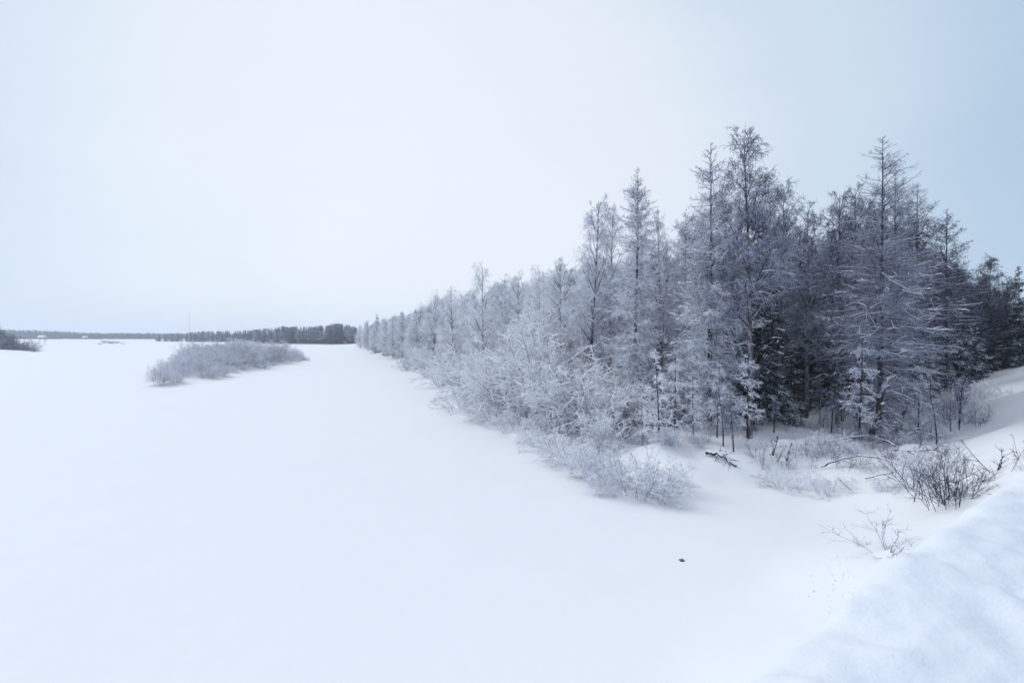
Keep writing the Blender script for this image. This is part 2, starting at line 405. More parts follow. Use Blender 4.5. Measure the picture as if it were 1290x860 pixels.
make_bush('sparse_twig', 51, 1.1, 'light', stems=10, fan=(6, 55), r=.006, twr=.0035, snow=.12, sub=5, sub2=3, sub3=0, base=.15, bend=-.02)
make_bush('undergrowth', 52, 1.6, 'light', stems=8, fan=(3, 40), r=.010, twr=.006, snow=.2, sub=5, sub2=3, sub3=0, base=.5)
make_bush('two_stem_twig', 53, 1.0, 'dark', stems=3, fan=(8, 45), r=.013, twr=.006, snow=.1, sub=4, sub2=3, sub3=0, base=.08)

def make_sapling(key, seed, h, twig, n=26, snow=.4, lean=.06, low=.25, ll=.16):
    g = np.random.default_rng(seed)
    tr = trunk_line(g, h, .015, lean, 10)
    mb = MB(); mb.add(tubes(tr, h * .008 + .012, .008, 6, 1, up=False), 'bark')
    t = g.uniform(low, .98, n); pos, tan = along(tr, np.zeros(n, int), t)
    az = g.uniform(0, 6.28, n); el = np.radians(g.normal(12, 18, n))
    d = np.stack([np.cos(az) * np.cos(el), np.sin(az) * np.cos(el), np.sin(el)], 1)
    ln = h * ll * (1.15 - t) * g.uniform(.6, 1.3, n) + .1
    br = grow(g, pos, d, ln, 5, -.10, .08); cb = MB(); cb.add(tubes(br, .016, .007, 4), twig)
    p, dd, tt, ix = children_of(g, br, 9, .1, 1, 30, 65)
    l2 = ln[ix] * .4 * g.uniform(.5, 1.2, len(ix)) + .05
    b2 = grow(g, p, dd, l2, 3, -.1, .1); cb.add(tubes(b2, .010, .005, 3), twig)
    p, dd, tt, ix2 = children_of(g, b2, 4, .1, 1, 30, 65)
    b3 = grow(g, p, dd, l2[ix2] * .5, 2, -.1, .1); cb.add(tubes(b3, .008, .004, 3), twig)
    parts = {'trunk': mb.mesh(key + '_trunk', True), 'crown': cb.mesh(key + '_crown')}
    if snow:
        sb = MB(); snow_on(sb, g, br, .03, snow)
        if sb.v: parts['snow_clumps'] = sb.mesh(key + '_snow', True)
    KIT[key] = (h, parts)
make_sapling('sapling_a', 61, 4.5, 'heavy', 36, low=.12, ll=.15)
make_sapling('sapling_b', 62, 4.0, 'mid', 32, low=.22, lean=-.05)
make_sapling('sapling_c', 63, 3.5, 'light', 18, low=.3, lean=.12, ll=.10)

# ------------------------------------------------------------------ terrain
BANK = np.array([(-128, 402), (-108, 345), (-87, 289), (-52, 190), (-24, 115), (-14, 78), (-7.6, 55), (-3.4, 43.4), (2.2, 29.6), (4.6, 22.6), (8, 21.4), (11.4, 21.2), (13, 18), (13.6, 14), (16, 5), (19, -80),
                 (500, -80), (900, 450), (900, 1500), (-420, 1500), (-330, 640), (-260, 430), (-215, 402)], float)
ISLE = np.array([(-45.5, 64.5), (-43.5, 74), (-47, 90), (-50.5, 109), (-53, 133), (-60, 146), (-74, 142), (-74, 120), (-65, 100), (-55, 80), (-48, 68)], float)
ISLET = np.array([(-296, 361), (-276, 358), (-273, 366), (-292, 372)], float)
SPIT = np.array([(-190, 204), (-205, 200), (-330, 190), (-330, 330), (-260, 280), (-215, 222)], float)
FAR = np.array([(-420, 880), (-800, 840), (-1700, 860), (-3000, 900), (-3000, 2600), (-300, 2600), (-330, 1100)], float)

def sdist(poly, x, y):
    a = poly; b = np.roll(poly, -1, 0)
    dmin = np.full(x.shape, 1e9); inside = np.zeros(x.shape, bool)
    for (ax, ay), (bx, by) in zip(a, b):
        ex, ey = bx - ax, by - ay
        t = np.clip(((x - ax) * ex + (y - ay) * ey) / (ex * ex + ey * ey), 0, 1)
        dmin = np.minimum(dmin, np.hypot(x - ax - t * ex, y - ay - t * ey))
        cross = (ay > y) != (by > y)
        with np.errstate(divide='ignore', invalid='ignore'):
            xi = ax + (y - ay) / (ey if ey else 1e-9) * ex
        inside ^= cross & (x < xi)
    return np.where(inside, dmin, -dmin)

def sm(x, a, b):
    t = np.clip((x - a) / (b - a), 0, 1); return t * t * (3 - 2 * t)

_g = np.random.default_rng(5)
HUM = []
for _ in range(260):
    Y = _g.uniform(17, 60); px = _g.uniform(560, 1270); HUM.append(((px - 645) / F * Y, Y, _g.uniform(.35, 1.3), _g.uniform(.08, .42)))
HUM = np.array(HUM)

def height(x, y):
    x = np.asarray(x, float); y = np.asarray(y, float)
    s = sdist(BANK, x, y)
    wav = .5 * np.sin(x * .9 + 1.3 * np.sin(y * .4)) + .5 * np.sin(y * .8 + 1.1 * np.sin(x * .5 + 2))
    s2 = s + .8 * wav
    h = 1.0 * sm(s2, -.6, 6) + .5 * sm(s, 5, 30) + 1.0 * sm(s, 40, 300)
    landm = sm(s2, -.3, 1.6)
    h = h + landm * .10 * (np.sin(x * 1.7 + y * .6) + np.sin(y * 1.9 - x * .7 + 1))
    near = (np.abs(x) < 120) & (y > 8) & (y < 90) & (s > -3)
    if near.any():
        xn, yn = x[near], y[near]; hb = np.zeros(xn.shape)
        for hx, hy, hr, ha in HUM: hb = np.maximum(hb, ha * np.exp(-((xn - hx) ** 2 + (yn - hy) ** 2) / (hr * hr)))
        h[near] += hb * landm[near]
    d = (-(x - 12) + .85 * y) / 1.312                       # road embankment running off to the right
    e = 5.3 - .4 * d + .12 * np.sin(x * .8 + y * .5) + .10 * np.sin(y * 1.3 - x * .4)
    e = np.clip(e, 0, 5.0) * sm(y, 2, 9) + np.clip(e, 0, 3.2) * (1 - sm(y, 2, 9))
    e = np.where(e < 2.5, np.maximum(e, 0) ** 1.6 / 2.5 ** .6, e)      # eased toe
    k = .6
    h = np.where(e > 0.01, np.log(np.exp(h / k) + np.exp(e / k) - 1) * k, h)
    for poly, top, wdt in ((ISLE, .9, 5), (ISLET, 1.6, 4), (SPIT, 1.8, 14), (FAR, 1.5, 40)):
        if True:
            si = sdist(poly, x, y); h = np.maximum(h, top * sm(si, -wdt * .15, wdt) * (1 + .15 * np.sin(x * .7) * np.sin(y * .6)))
    return h

def geo(a, b, n): return np.geomspace(a, b, n)
xs = np.concatenate([-geo(9000, 60, 60)[:-1], np.arange(-60, -14, 1.0), np.arange(-14, 42, .32), geo(42, 9000, 70)])
ys = np.concatenate([-geo(3000, 8, 14), np.arange(-6, 8, 2.0), np.arange(8, 48, .32), geo(48, 12000, 110)])
XX, YY = np.meshgrid(xs, ys)
ZZ = height(XX.ravel(), YY.ravel())
nx, ny = len(xs), len(ys)
i = (np.arange(ny - 1)[:, None] * nx + np.arange(nx - 1)[None]).ravel()
ground = obj('snowy_ground', mesh_from('snowy_ground', np.stack([XX.ravel(), YY.ravel(), ZZ], 1), np.stack([i, i + 1, i + nx + 1, i + nx], 1), ['field'], smooth=True))
tag(ground, kind='structure')

def gz(x, y): return float(height(np.array([x]), np.array([y]))[0])
_YS = np.geomspace(4, 1500, 2500)
def spot(px, py):
    """where the sight line through a pixel of the photograph meets the snow"""
    kx, kz = (px - 645) / F, (py - HY) / F
    hz = height(kx * _YS, _YS); below = (EYE - kz * _YS) <= hz
    j = int(np.argmax(below)) if below.any() else len(_YS) - 1
    Y = _YS[j]; return kx * Y, Y, float(hz[j])
def at(px, Y): x = (px - 645) / F * Y; return x, Y, gz(x, Y)
def tall(top_y, Y, z): return EYE - (top_y - HY) / F * Y - z

# ridge of ploughed snow on the road shoulder
def mound():
    p0 = np.array([1.48, 2.80]); dv = np.array([4.0, 2.7]); ln = np.linalg.norm(dv); dv = dv / ln; nv = np.array([-dv[1], dv[0]])   # nv: river side
    tk = np.array([-2.0, -.5, 0, .12, .235, .478, .70, .78, .9, 1.0, 1.4, 3, 6]) * ln
    zk = np.array([4.4, 4.5, 4.60, 4.71, 4.77, 4.80, 4.78, 4.82, 4.84, 4.84, 4.82, 4.9, 4.9])
    S = np.concatenate([np.arange(-9, -1, .25), np.arange(-1, 8, .045), np.arange(8, 40, .4)])
    W = np.concatenate([np.arange(-9, -3.2, .4), np.arange(-3.2, 1.0, .045), np.arange(1.0, 4.6, .25)])
    SS, WW = np.meshgrid(S, W)
    zc = np.interp(SS, tk, zk)
    side = np.where(WW > 0, -(2.6 * WW ** 2 / (.35 + np.abs(WW))), -.05 * WW ** 2 * 1.0 + .02 * WW)
    side = np.where(WW < -2, -.22 - .04 * (-WW - 2), side)
    z = zc + np.maximum(side, -9)
    P = p0[None, None] + SS[..., None] * dv + WW[..., None] * nv
    gm = np.random.default_rng(12)
    for _ in range(70):                        # clods left by the plough along the crest
        cs, cw, cr, ca = gm.uniform(-.5, 7), gm.normal(-.1, .35), gm.uniform(.08, .34), gm.uniform(-.05, .07)
        z = z + ca * np.exp(-((SS - cs) ** 2 + (WW - cw) ** 2) / (cr * cr))
    zf = z.ravel().copy(); Pf = P.reshape(-1, 2)
    for j, (x, y) in enumerate(Pf):
        v = Vector((x, y, 0))
        if abs(x) < 14 and y < 14:
            n1 = mnoise.fractal(v * .9, 1.0, 2.0, 3); n2 = mnoise.fractal(Vector((x * 3.0 + y * 1.5, y * 5.5 - x * 2, 3)), .9, 2.1, 4)
            amp = .35 + .65 * min(1, max(0, (-WW.ravel()[j] - .2) / 1.2))
            zf[j] += (.09 * n1 + .035 * n2 * amp + .04) * 1.0 + .04 * mnoise.fractal(v * 2.3 + Vector((7, 1, 0)), 1, 2, 3)
    nS, nW = len(S), len(W)
    i = (np.arange(nW - 1)[:, None] * nS + np.arange(nS - 1)[None]).ravel()
    o = obj('snow_bank', mesh_from('snow_bank', np.column_stack([Pf, zf]), np.stack([i, i + 1, i + nS + 1, i + nS], 1), ['mound'], smooth=True))
    tag(o, kind='structure')
mound()

# ------------------------------------------------------------------ placing
_r = random.Random(3)
_ONES = 'first second third fourth fifth sixth seventh eighth ninth tenth eleventh twelfth thirteenth fourteenth fifteenth sixteenth seventeenth eighteenth nineteenth'.split()
def ordinal(n):
    if n < 20: return _ONES[n - 1]
    tens = ['', '', 'twent', 'thirt', 'fort', 'fift', 'sixt', 'sevent', 'eight', 'ninet']
    if n >= 100: return 'hundredth' if n == 100 else 'hundred-and-' + ordinal(n - 100)
    return tens[n // 10] + 'ieth' if n % 10 == 0 else tens[n // 10] + 'y-' + _ONES[n % 10 - 1]
MARKS = [(462, 'the last trees of the far shore'), (478, 'the narrow dark spruce'), (507, 'the rimed spruces'), (525, 'the small white birch'), (548, 'the end of the birch row'), (571, 'the full round white birch'), (609, 'the birch topping the row'),
         (655, 'the biggest white alder'), (700, 'the step in the treetops'), (741, 'the bent birch'), (799, 'the spire larch'), (835, 'the squeezed pale birch'), (893, 'the tall larch'), (944, 'the tallest birch'), (990, 'the gap of the wood'),
         (1016, 'the dip in the treetops'), (1055, 'the twin birch'), (1108, 'the broad grey larch'), (1150, 'the dark level-boughed larch'), (1193, 'the bare-topped larch'), (1249, 'the round-topped birch'), (1284, 'the edge spruce')]
def mark(px): return min(MARKS, key=lambda m: abs(m[0] - px))[1]
PENDING = {}
def later(o, base, tail, key): PENDING.setdefault((base, tail), []).append((key, o))
def settle():
    for (base, tail), rows in PENDING.items():
        rows.sort(key=lambda r: r[0])
        for n, (_k, o) in enumerate(rows): o['label'] = base if len(rows) == 1 else base + ', ' + ordinal(n + 1) + ' ' + tail
    PENDING.clear()
def place(name, key, loc, h, label, cat, group=None, rz=None, sx=1.0, tilt=0.0):
    hh, parts = KIT[key]
    o = bpy.data.objects.new(name, None); C.objects.link(o); o.empty_display_size = .3
    o.location = (loc[0], loc[1], loc[2] - .03)
    o.rotation_euler = (0, tilt, _r.uniform(0, 6.28) if rz is None else rz)
    s = h / hh; o.scale = (s * sx, s * sx, s)
    tag(o, label, cat, group)
    for pn, me in parts.items():
        obj(pn, me, o)
    return o

TREES = [
 # name, kind, px, base_y, top_y, width, label
 ('larch_tree', 'larch_pale', 893, 541, 180, 1.0, 'tall frosted larch with a straight dark trunk, tapering to a needle tip'),
 ('larch_tree', 'larch_pale_slim', 799, 531, 210, 1.0, 'slim frosted larch with a pointed spire between the bent birch and the tall larch'),
 ('birch_tree', 'birch_pale_a', 741, 514, 254, .95, 'frosted birch with a bent trunk and round top, first tall tree after the low birches'),
 ('birch_tree', 'birch_grey_a', 944, 551, 168, .95, 'tallest birch, grey drooping crown just beside the tall larch'),
 ('larch_tree', 'larch_grey', 1108, 550, 173, 1.0, 'broad grey larch whose tip is highest at the dark end of the wood'),
 ('larch_tree', 'larch_dark', 1150, 528, 232, 1.0, 'dark larch with long level snow-lined boughs next to the bare-topped one'),
 ('larch_tree', 'larch_bare', 1193, 506, 262, 1.0, 'thin larch with a bare whip of a top over dark boughs at the wood edge'),
 ('birch_tree', 'birch_grey_b', 1055, 533, 246, .9, 'grey twin birch with snow-lined limbs beside the broad grey larch'),
 ('birch_tree', 'birch_grey_b', 1016, 525, 258, .85, 'grey birch in the dip of the treetops behind the snow-covered stumps'),
 ('birch_tree', 'birch_grey_a', 982, 520, 236, .8, 'grey birch standing close behind the tallest birch'),
 ('birch_tree', 'birch_pale_b', 833, 525, 273, .8, 'pale birch squeezed between the slim spire larch and the tall larch'),
 ('birch_tree', 'birch_pale_b', 768, 515, 268, .8, 'pale birch standing behind the bent birch, half hidden by it'),
 ('birch_tree', 'birch_white_b', 609, 487, 337, .95, 'white rimed birch that tops its neighbours in the middle of the shore row'),
 ('birch_tree', 'birch_white_a', 571, 473, 363, .95, 'white rimed birch with a full round crown, next along from the one topping the row'),
 ('birch_tree', 'birch_full', 547, 466, 372, 1.0, 'white rimed birch at the end of the shore row beside the dark spruces'),
 ('birch_tree', 'birch_white_c', 636, 488, 352, 1.0, 'white birch behind the big white alder, paler than the wood behind'),
 ('birch_tree', 'birch_white_a', 655, 489, 345, .9, 'white birch above the big white alder bush'),
 ('birch_tree', 'birch_white_b', 680, 493, 341, .9, 'white birch rising between the big white alder and the bent birch'),
 ('birch_tree', 'birch_pale_b', 702, 497, 330, .9, 'pale birch just before the treetops step up to the bent birch'),
 ('birch_tree', 'birch_full', 530, 459, 386, 1.0, 'small white birch in front of the dark spruces on the far shore'),
 ('spruce_tree', 'spruce_rime', 523, 453, 389, 1.7, 'greyish spruce closing the far group of shore trees on its near side'),
 ('spruce_tree', 'spruce_rime', 507, 448, 392, 1.7, 'grey rimed spruce in the middle of the far shore group'),
 ('spruce_tree', 'spruce_rime', 495, 446, 398, 1.7, 'grey rimed spruce two places before the narrow dark one on the far shore'),
 ('spruce_tree', 'spruce_slim', 475, 444, 395, 1.3, 'narrow dark spruce standing tallest in the frosted far shore group'),
 ('birch_tree', 'birch_full', 484, 445, 402, 1.0, 'white birch beside the narrow dark spruce on the far shore'),
 ('birch_tree', 'birch_full_b', 463, 440, 404, 1.0, 'white birch near the tip of the far shore'),
 ('birch_tree', 'birch_full', 454, 439, 411, 1.0, 'last small white birch at the tip of the far shore'),
 ('birch_tree', 'birch_dark_a', 1249, 466, 326, 1.0, 'dark round-topped birch above the snowy road bank'),
 ('spruce_tree', 'spruce_b', 1284, 462, 334, 1.0, 'dark green spruce at the edge of the picture above the road bank'),
 ('birch_tree', 'birch_dark_b', 1232, 473, 345, .9, 'dark spreading birch between the bare larch and the round-topped birch'),
 ('birch_tree', 'birch_dark_b', 1268, 462, 352, .9, 'dark low birch beside the edge spruce above the road bank'),
 ('spruce_tree', 'spruce_low', 1172, 505, 395, 1.0, 'dark snow-laden spruce under the dark larch'),
 ('spruce_tree', 'spruce_low', 1206, 488, 372, 1.0, 'dark snow-laden spruce under the bare-topped larch'),
 ('spruce_tree', 'spruce_low', 1140, 512, 400, 1.1, 'dark snow-laden spruce behind the broken snag'),
 ('spruce_tree', 'spruce_a', 825, 505, 330, .9, 'dark spruce showing through the frost behind the slim spire larch'),
 ('spruce_tree', 'spruce_a', 1035, 508, 340, 1.0, 'dark spruce in the shade behind the twin birch'),
 ('spruce_tree', 'spruce_low', 1000, 515, 420, 1.1, 'low dark spruce in the shade behind the leaning sticks'),
 ('spruce_tree', 'spruce_low', 912, 510, 440, 1.0, 'low dark spruce at the foot of the tall larch'),
 ('spruce_tree', 'spruce_low', 1228, 476, 402, 1.1, 'low dark spruce at the wood edge nearest the snowy road bank'),
 ('spruce_tree', 'spruce_low', 1246, 468, 398, 1.1, 'low dark spruce under the round-topped birch'),
 ('spruce_tree', 'spruce_low', 1262, 464, 392, 1.1, 'low dark spruce between the round-topped birch and the edge spruce'),
 ('spruce_tree', 'spruce_low', 1276, 462, 380, 1.0, 'low dark spruce touching the green spruce at the picture edge'),
 ('birch_tree', 'birch_grey_b', 920, 540, 235, .7, 'slender grey birch between the tall larch and the tallest birch'),
 ('birch_tree', 'birch_grey_b', 1078, 538, 235, .75, 'slender grey birch leaning against the broad larch'),
 ('larch_tree', 'larch_grey', 1128, 535, 212, .8, 'narrow grey larch between the broad larch and the dark one'),
 ('larch_tree', 'larch_pale', 862, 528, 262, .8, 'shorter pale larch tucked against the tall larch'),
]
used = []; REF = []
for nm, key, px, by, ty, sx, lab in TREES:
    x, y, z = spot(px, by)
    used.append((x, y)); REF.append((px, lab))
    cat = {'larch_tree': 'larch', 'birch_tree': 'birch', 'spruce_tree': 'spruce'}[nm]
    place(nm, key, (x, y, z), tall(ty, y, z), lab, cat, 'trees of the shore wood', sx=sx)

# the wood behind the front row
SIL = np.array([(440, 412), (450, 410), (480, 402), (500, 398), (530, 391), (550, 378), (570, 370), (600, 358), (620, 352), (640, 350), (680, 344), (700, 336), (720, 310), (740, 290), (770, 295), (800, 270), (830, 285), (850, 285), (870, 255),
                (893, 235), (920, 215), (945, 205), (980, 248), (1000, 268), (1030, 272), (1060, 252), (1108, 205), (1150, 250), (1195, 318), (1230, 352), (1260, 345), (1290, 348), (1500, 340)], float)
gf = np.random.default_rng(77)
FILL = {'white': (['birch_white_a', 'birch_white_b', 'birch_white_c', 'birch_pale_b'], 'white rimed birch in the close wood behind the shore row'),
        'pale': (['birch_pale_a', 'birch_pale_b', 'larch_pale', 'birch_grey_b'], 'pale frosted {} in the close wood behind the tall larch'),
        'dark': (['birch_grey_a', 'birch_grey_b', 'larch_grey', 'larch_dark', 'birch_dark_a', 'spruce_a', 'spruce_b', 'spruce_a'], 'dark {} in the shaded wood behind the grey larches')}
ZN = {'white': [0, 70], 'pale': [0, 65], 'dark': [0, 95], 'edge': [0, 40], 'shore': [0, 130]}
def filler(zone, px, Y, lo, hi, tmin):
    x = (px - 645) / F * Y
    s = float(sdist(BANK, np.array([x]), np.array([Y]))[0])
    if ZN[zone][0] >= ZN[zone][1] or s < lo or s > hi: return
    d = (-(x - 12) + .85 * Y) / 1.312
    if d < (8.6 if Y < 55 else 3.5): return
    if any((x - a) ** 2 + (Y - b) ** 2 < ((2.2 + Y * .010) if zone != 'shore' else 2.0) ** 2 for a, b in used): return
    z = gz(x, Y); top = np.interp(px, SIL[:, 0], SIL[:, 1]) + abs(gf.normal(0, 16 if zone != 'shore' else 5)) + tmin + {'dark': 20, 'pale': 14}.get(zone, 0)
    h = min(tall(top, Y, z), gf.uniform(14, 20))
    if h < 6: return
    ks = {'edge': ['birch_dark_a', 'birch_dark_b', 'spruce_b', 'spruce_a'], 'shore': ['birch_full', 'birch_full_b', 'birch_full', 'spruce_rime', 'birch_full_b', 'birch_white_c']}.get(zone) or FILL[zone][0]
    key = ks[int(gf.integers(len(ks)))]; kind = key.split('_')[0]
    grp = {'white': 'trees behind the white shore row', 'pale': 'trees behind the tall larch', 'dark': 'trees behind the grey larches', 'edge': 'trees above the road bank', 'shore': 'trees of the far shore wood'}[zone]
    lk = {'white': 'white rimed', 'heavy': 'white rimed', 'pale': 'pale frosted', 'full': 'white rimed', 'grey': 'grey', 'dark': 'dark', 'a': 'dark', 'b': 'dark', 'rime': 'grey rimed'}[key.split('_')[1]]
    o = place(kind + '_tree', key, (x, Y, z), h, 'x', kind, grp, sx=float(gf.uniform(.85, 1.1)) * (1.2 if zone in ('white', 'shore') else 1.0))
    later(o, lk + ' ' + kind + ' tree behind ' + mark(px), 'one inland', Y)
    used.append((x, Y)); ZN[zone][0] += 1
for _ in range(5000):
    px = gf.uniform(535, 1180); Y = math.exp(gf.uniform(math.log(32), math.log(150)))
    filler('white' if px < 715 else 'pale' if px < 930 else 'dark', px, Y, 6, 80, 4)
for _ in range(1500): filler('edge', gf.uniform(1180, 1340), gf.uniform(48, 130), 6, 160, 6)
for _ in range(5000): filler('shore', gf.uniform(449, 560), gf.uniform(95, 300), 1.2, 40, 0)

BUSHES = [
 ('alder_bush', 'alder_a', 652, 515, 386, 1.05, 'biggest white alder bush, branches fanned out like a ball'),
 ('alder_bush', 'alder_a', 690, 520, 400, .95, 'white alder bush leaning on the biggest alder'),
 ('alder_bush', 'alder_b', 621, 511, 432, 1.0, 'white alder bush at the shore just beyond the biggest alder'),
 ('alder_bush', 'alder_c', 600, 503, 436, 1.0, 'slim white alder bush under the birch that tops the row'),
 ('alder_bush', 'alder_c', 578, 497, 440, 1.1, 'white alder bush under the full round birch'),
 ('alder_bush', 'alder_b', 556, 486, 438, 1.1, 'white alder bush at the shore below the last birches of the row'),
 ('alder_bush', 'alder_c', 538, 474, 432, 1.1, 'small white alder bush before the dark far spruces'),
 ('alder_bush', 'weeping', 722, 533, 425, 1.0, 'white alder with arching snow-laden boughs under the bent birch'),
 ('alder_bush', 'weeping', 772, 540, 432, 1.0, 'white alder with bowed boughs under the slim spire larch'),
 ('alder_bush', 'alder_b', 748, 545, 452, 1.0, 'white alder bush between the two bowed alders'),
 ('alder_bush', 'alder_b', 792, 537, 440, .9, 'snowy alder with dark forked stems under the spire larch'),
 ('alder_bush', 'alder_c', 705, 545, 470, 1.0, 'white alder bush on the shore in front of the arching alder'),
 ('alder_bush', 'alder_c', 668, 532, 468, 1.0, 'white alder bush at the foot of the biggest alder'),
 ('alder_bush', 'alder_b', 836, 532, 428, .8, 'white alder with snow-capped boughs beside the tall larch'),
 ('alder_bush', 'alder_c', 757, 568, 510, 1.0, 'low white alder drooping over the river edge'),
 ('alder_bush', 'low_rime_b', 722, 577, 532, 1.2, 'flattened snow-laden bush on the shore before the drooping alder'),
 ('alder_bush', 'low_rime_b', 692, 560, 522, 1.2, 'flattened snow-laden bush at the river edge below the arching alder'),
 ('alder_bush', 'low_rime_b', 652, 541, 508, 1.3, 'flattened snowy bush at the river edge below the biggest alder'),
 ('alder_bush', 'low_rime_b', 622, 526, 492, 1.3, 'low snowy bush at the river edge beyond the biggest alder'),
 ('alder_bush', 'low_rime_b', 585, 515, 480, 1.3, 'low snowy bush jutting onto the ice below the round birch'),
 ('willow_bush', 'low_rime', 801, 626, 562, 1.15, 'fine-twigged grey willow bush standing alone at the river edge'),
 ('willow_bush', 'low_rime', 760, 606, 556, 1.1, 'fine-twigged whitish willow bush next to the lone grey one'),
 ('willow_bush', 'low_rime', 517, 466, 446, 1.2, 'small round willow bush on the ice by the far spruces'),
 ('willow_bush', 'dark_twig', 1196, 632, 562, 1.05, 'dark bare willow clump fanning out above the ploughed snow'),
 ('willow_bush', 'undergrowth', 1158, 622, 556, 1.5, 'greyish thin willow clump beside the dark bare clump'),
 ('willow_bush', 'sparse_twig', 1120, 694, 640, 1.9, 'sparse low bush alone in the open snow'),
 ('willow_bush', 'two_stem_twig', 1256, 592, 542, 1.0, 'forked bare twig sticking out of the road bank'),
 ('willow_bush', 'two_stem_twig', 1286, 578, 535, .6, 'single upright twig at the edge of the road bank'),
 ('willow_bush', 'two_stem_twig', 832, 614, 578, 1.0, 'little forked twig beside the lone grey willow'),
 ('willow_bush', 'sparse_twig', 1084, 688, 668, 1.0, 'few short twigs next to the sparse low bush'),
 ('willow_bush', 'low_rime_b', 985, 610, 583, 1.2, 'snow-capped low clump in the middle of the open bank'),
 ('willow_bush', 'low_rime_b', 1046, 620, 590, 1.1, 'snow-capped low clump with dark gaps near the fallen stick'),
 ('willow_bush', 'low_rime_b', 1120, 616, 596, 1.0, 'small snow-capped clump below the fallen pole'),
 ('willow_bush', 'low_rime_b', 858, 614, 595, 1.0, 'small tuft pushing through the snow beside the lone willow'),
]
for nm, key, px, by, ty, sx, lab in BUSHES:
    x, y, z = spot(px, by)
    place(nm, key, (x, y, z), tall(ty, y, z), lab, 'bush', 'bushes along the river shore', sx=sx)

# thin saplings standing in the open snow in front of the wood
SAPS = [('sapling_a', 830, 557, 440, 'whitest sapling with level snowy side twigs before the spire larch'),
        ('sapling_b', 849, 552, 445, 'straight thin sapling next to the whitest one'),
        ('sapling_b', 874, 557, 470, 'thick sapling with a crooked foot before the tall larch'),
        ('sapling_c', 903, 548, 478, 'thin leaning stem behind the fallen log'),
        ('sapling_c', 911, 562, 470, 'leaning sapling between the tall larch and the fallen log'),
        ('sapling_c', 924, 569, 480, 'leaning dark sapling nearest the river before the tallest birch'),
        ('sapling_b', 942, 556, 440, 'pale straight sapling at the foot of the tallest birch'),
        ('sapling_c', 1060, 536, 440, 'thin sapling among the fallen boughs'),
        ('sapling_c', 1180, 560, 470, 'thin bent sapling over the fallen boughs'),
        ('sapling_b', 1082, 552, 420, 'sapling beside the broken snag'),
        ('sapling_c', 1208, 545, 480, 'bare sapling by the open slope'),
        ('sapling_c', 975, 545, 470, 'thin stem in the gap of the wood'),
        ('sapling_a', 810, 560, 500, 'short white sapling behind the lone willow')]
for key, px, by, ty, lab in SAPS:
    x, y, z = spot(px, by); place('sapling_tree', key, (x, y, z), tall(ty, y, z), lab, 'sapling', 'saplings before the wood')

gs_ = np.random.default_rng(19)
for k in range(34):
    px = gs_.uniform(900, 1225); by = gs_.uniform(508, 552)
    x, y, z = spot(px, by)
    place('sapling_tree', ['sapling_c', 'sapling_c', 'sapling_b'][k % 3], (x, y, z), gs_.uniform(1.6, 4.2), 'x', 'sapling', 'saplings under the grey trees', sx=.9)
    later(list(C.objects)[-1].parent, 'thin bare sapling in the snow below ' + mark(px), 'from the river', -by)

# undergrowth twigs poking through the snow beneath the trees
gu = np.random.default_rng(9)
for k in range(90):
    px = gu.uniform(955, 1235); by = gu.uniform(505, 596) if px < 1200 else gu.uniform(500, 540)
    x, y, z = spot(px, by)
    place('twig_shrub', ['undergrowth', 'sparse_twig', 'undergrowth', 'low_rime_b'][k % 4], (x, y, z), gu.uniform(.6, 1.9 if by < 560 else 1.2), 'x', 'shrub', 'twigs under the grey trees'); later(list(C.objects)[-1].parent, 'thin frosted twigs below ' + mark(px), 'from the river', -by)
for k in range(26):
    px = gu.uniform(700, 960); by = gu.uniform(520, 562)
    x, y, z = spot(px, by)
    if float(sdist(BANK, np.array([x]), np.array([y]))[0]) < 1.5: continue
    place('twig_shrub', ['undergrowth', 'low_rime', 'low_rime_b'][k % 3], (x, y, z), gu.uniform(.6, 1.5), 'x', 'shrub', 'twigs under the pale trees'); later(list(C.objects)[-1].parent, 'thin white twigs below ' + mark(px), 'from the river', -by)

# ------------------------------------------------------------------ willow island
gi = np.random.default_rng(15); pts = []
tries = 0
while len(pts) < 112 and tries < 6000:
    tries += 1
    x = gi.uniform(-78, -42); y = gi.uniform(62, 148)
    s = float(sdist(ISLE, np.array([x]), np.array([y]))[0])
    if s < .4 or any((x - a) ** 2 + (y - b) ** 2 < 1.9 ** 2 for a, b, _ in pts): continue
    pts.append((x, y, s))
for x, y, s in pts:
    edge = s < 3.0 and x > -58 and y > 88
    if edge:
        if gi.random() < .2: continue
        place('willow_bush', 'willow_low', (x, y, gz(x, y)), gi.uniform(1.0, 1.9), 'x', 'bush', 'low willows on the island edge'); later(list(C.objects)[-1].parent, 'low snowy willow on the river island edge', 'from its near tip', y)
    else:
        h = (1.7 + 2.4 * math.exp(-((y - 112) / 27) ** 2)) * gi.uniform(.55, 1.22)
        place('willow_bush', ['willow_a', 'willow_b', 'willow_c'][int(gi.integers(3))], (x, y, gz(x, y)), h, 'x', 'bush', 'willows of the island thicket', sx=float(gi.uniform(1.0, 1.3))); later(list(C.objects)[-1].parent, ('tall' if h > 3.2 else 'shorter') + ' grey-brown island willow on the side ' + ('facing the wood' if x > -59 else 'away from the wood'), 'from the near tip', y)

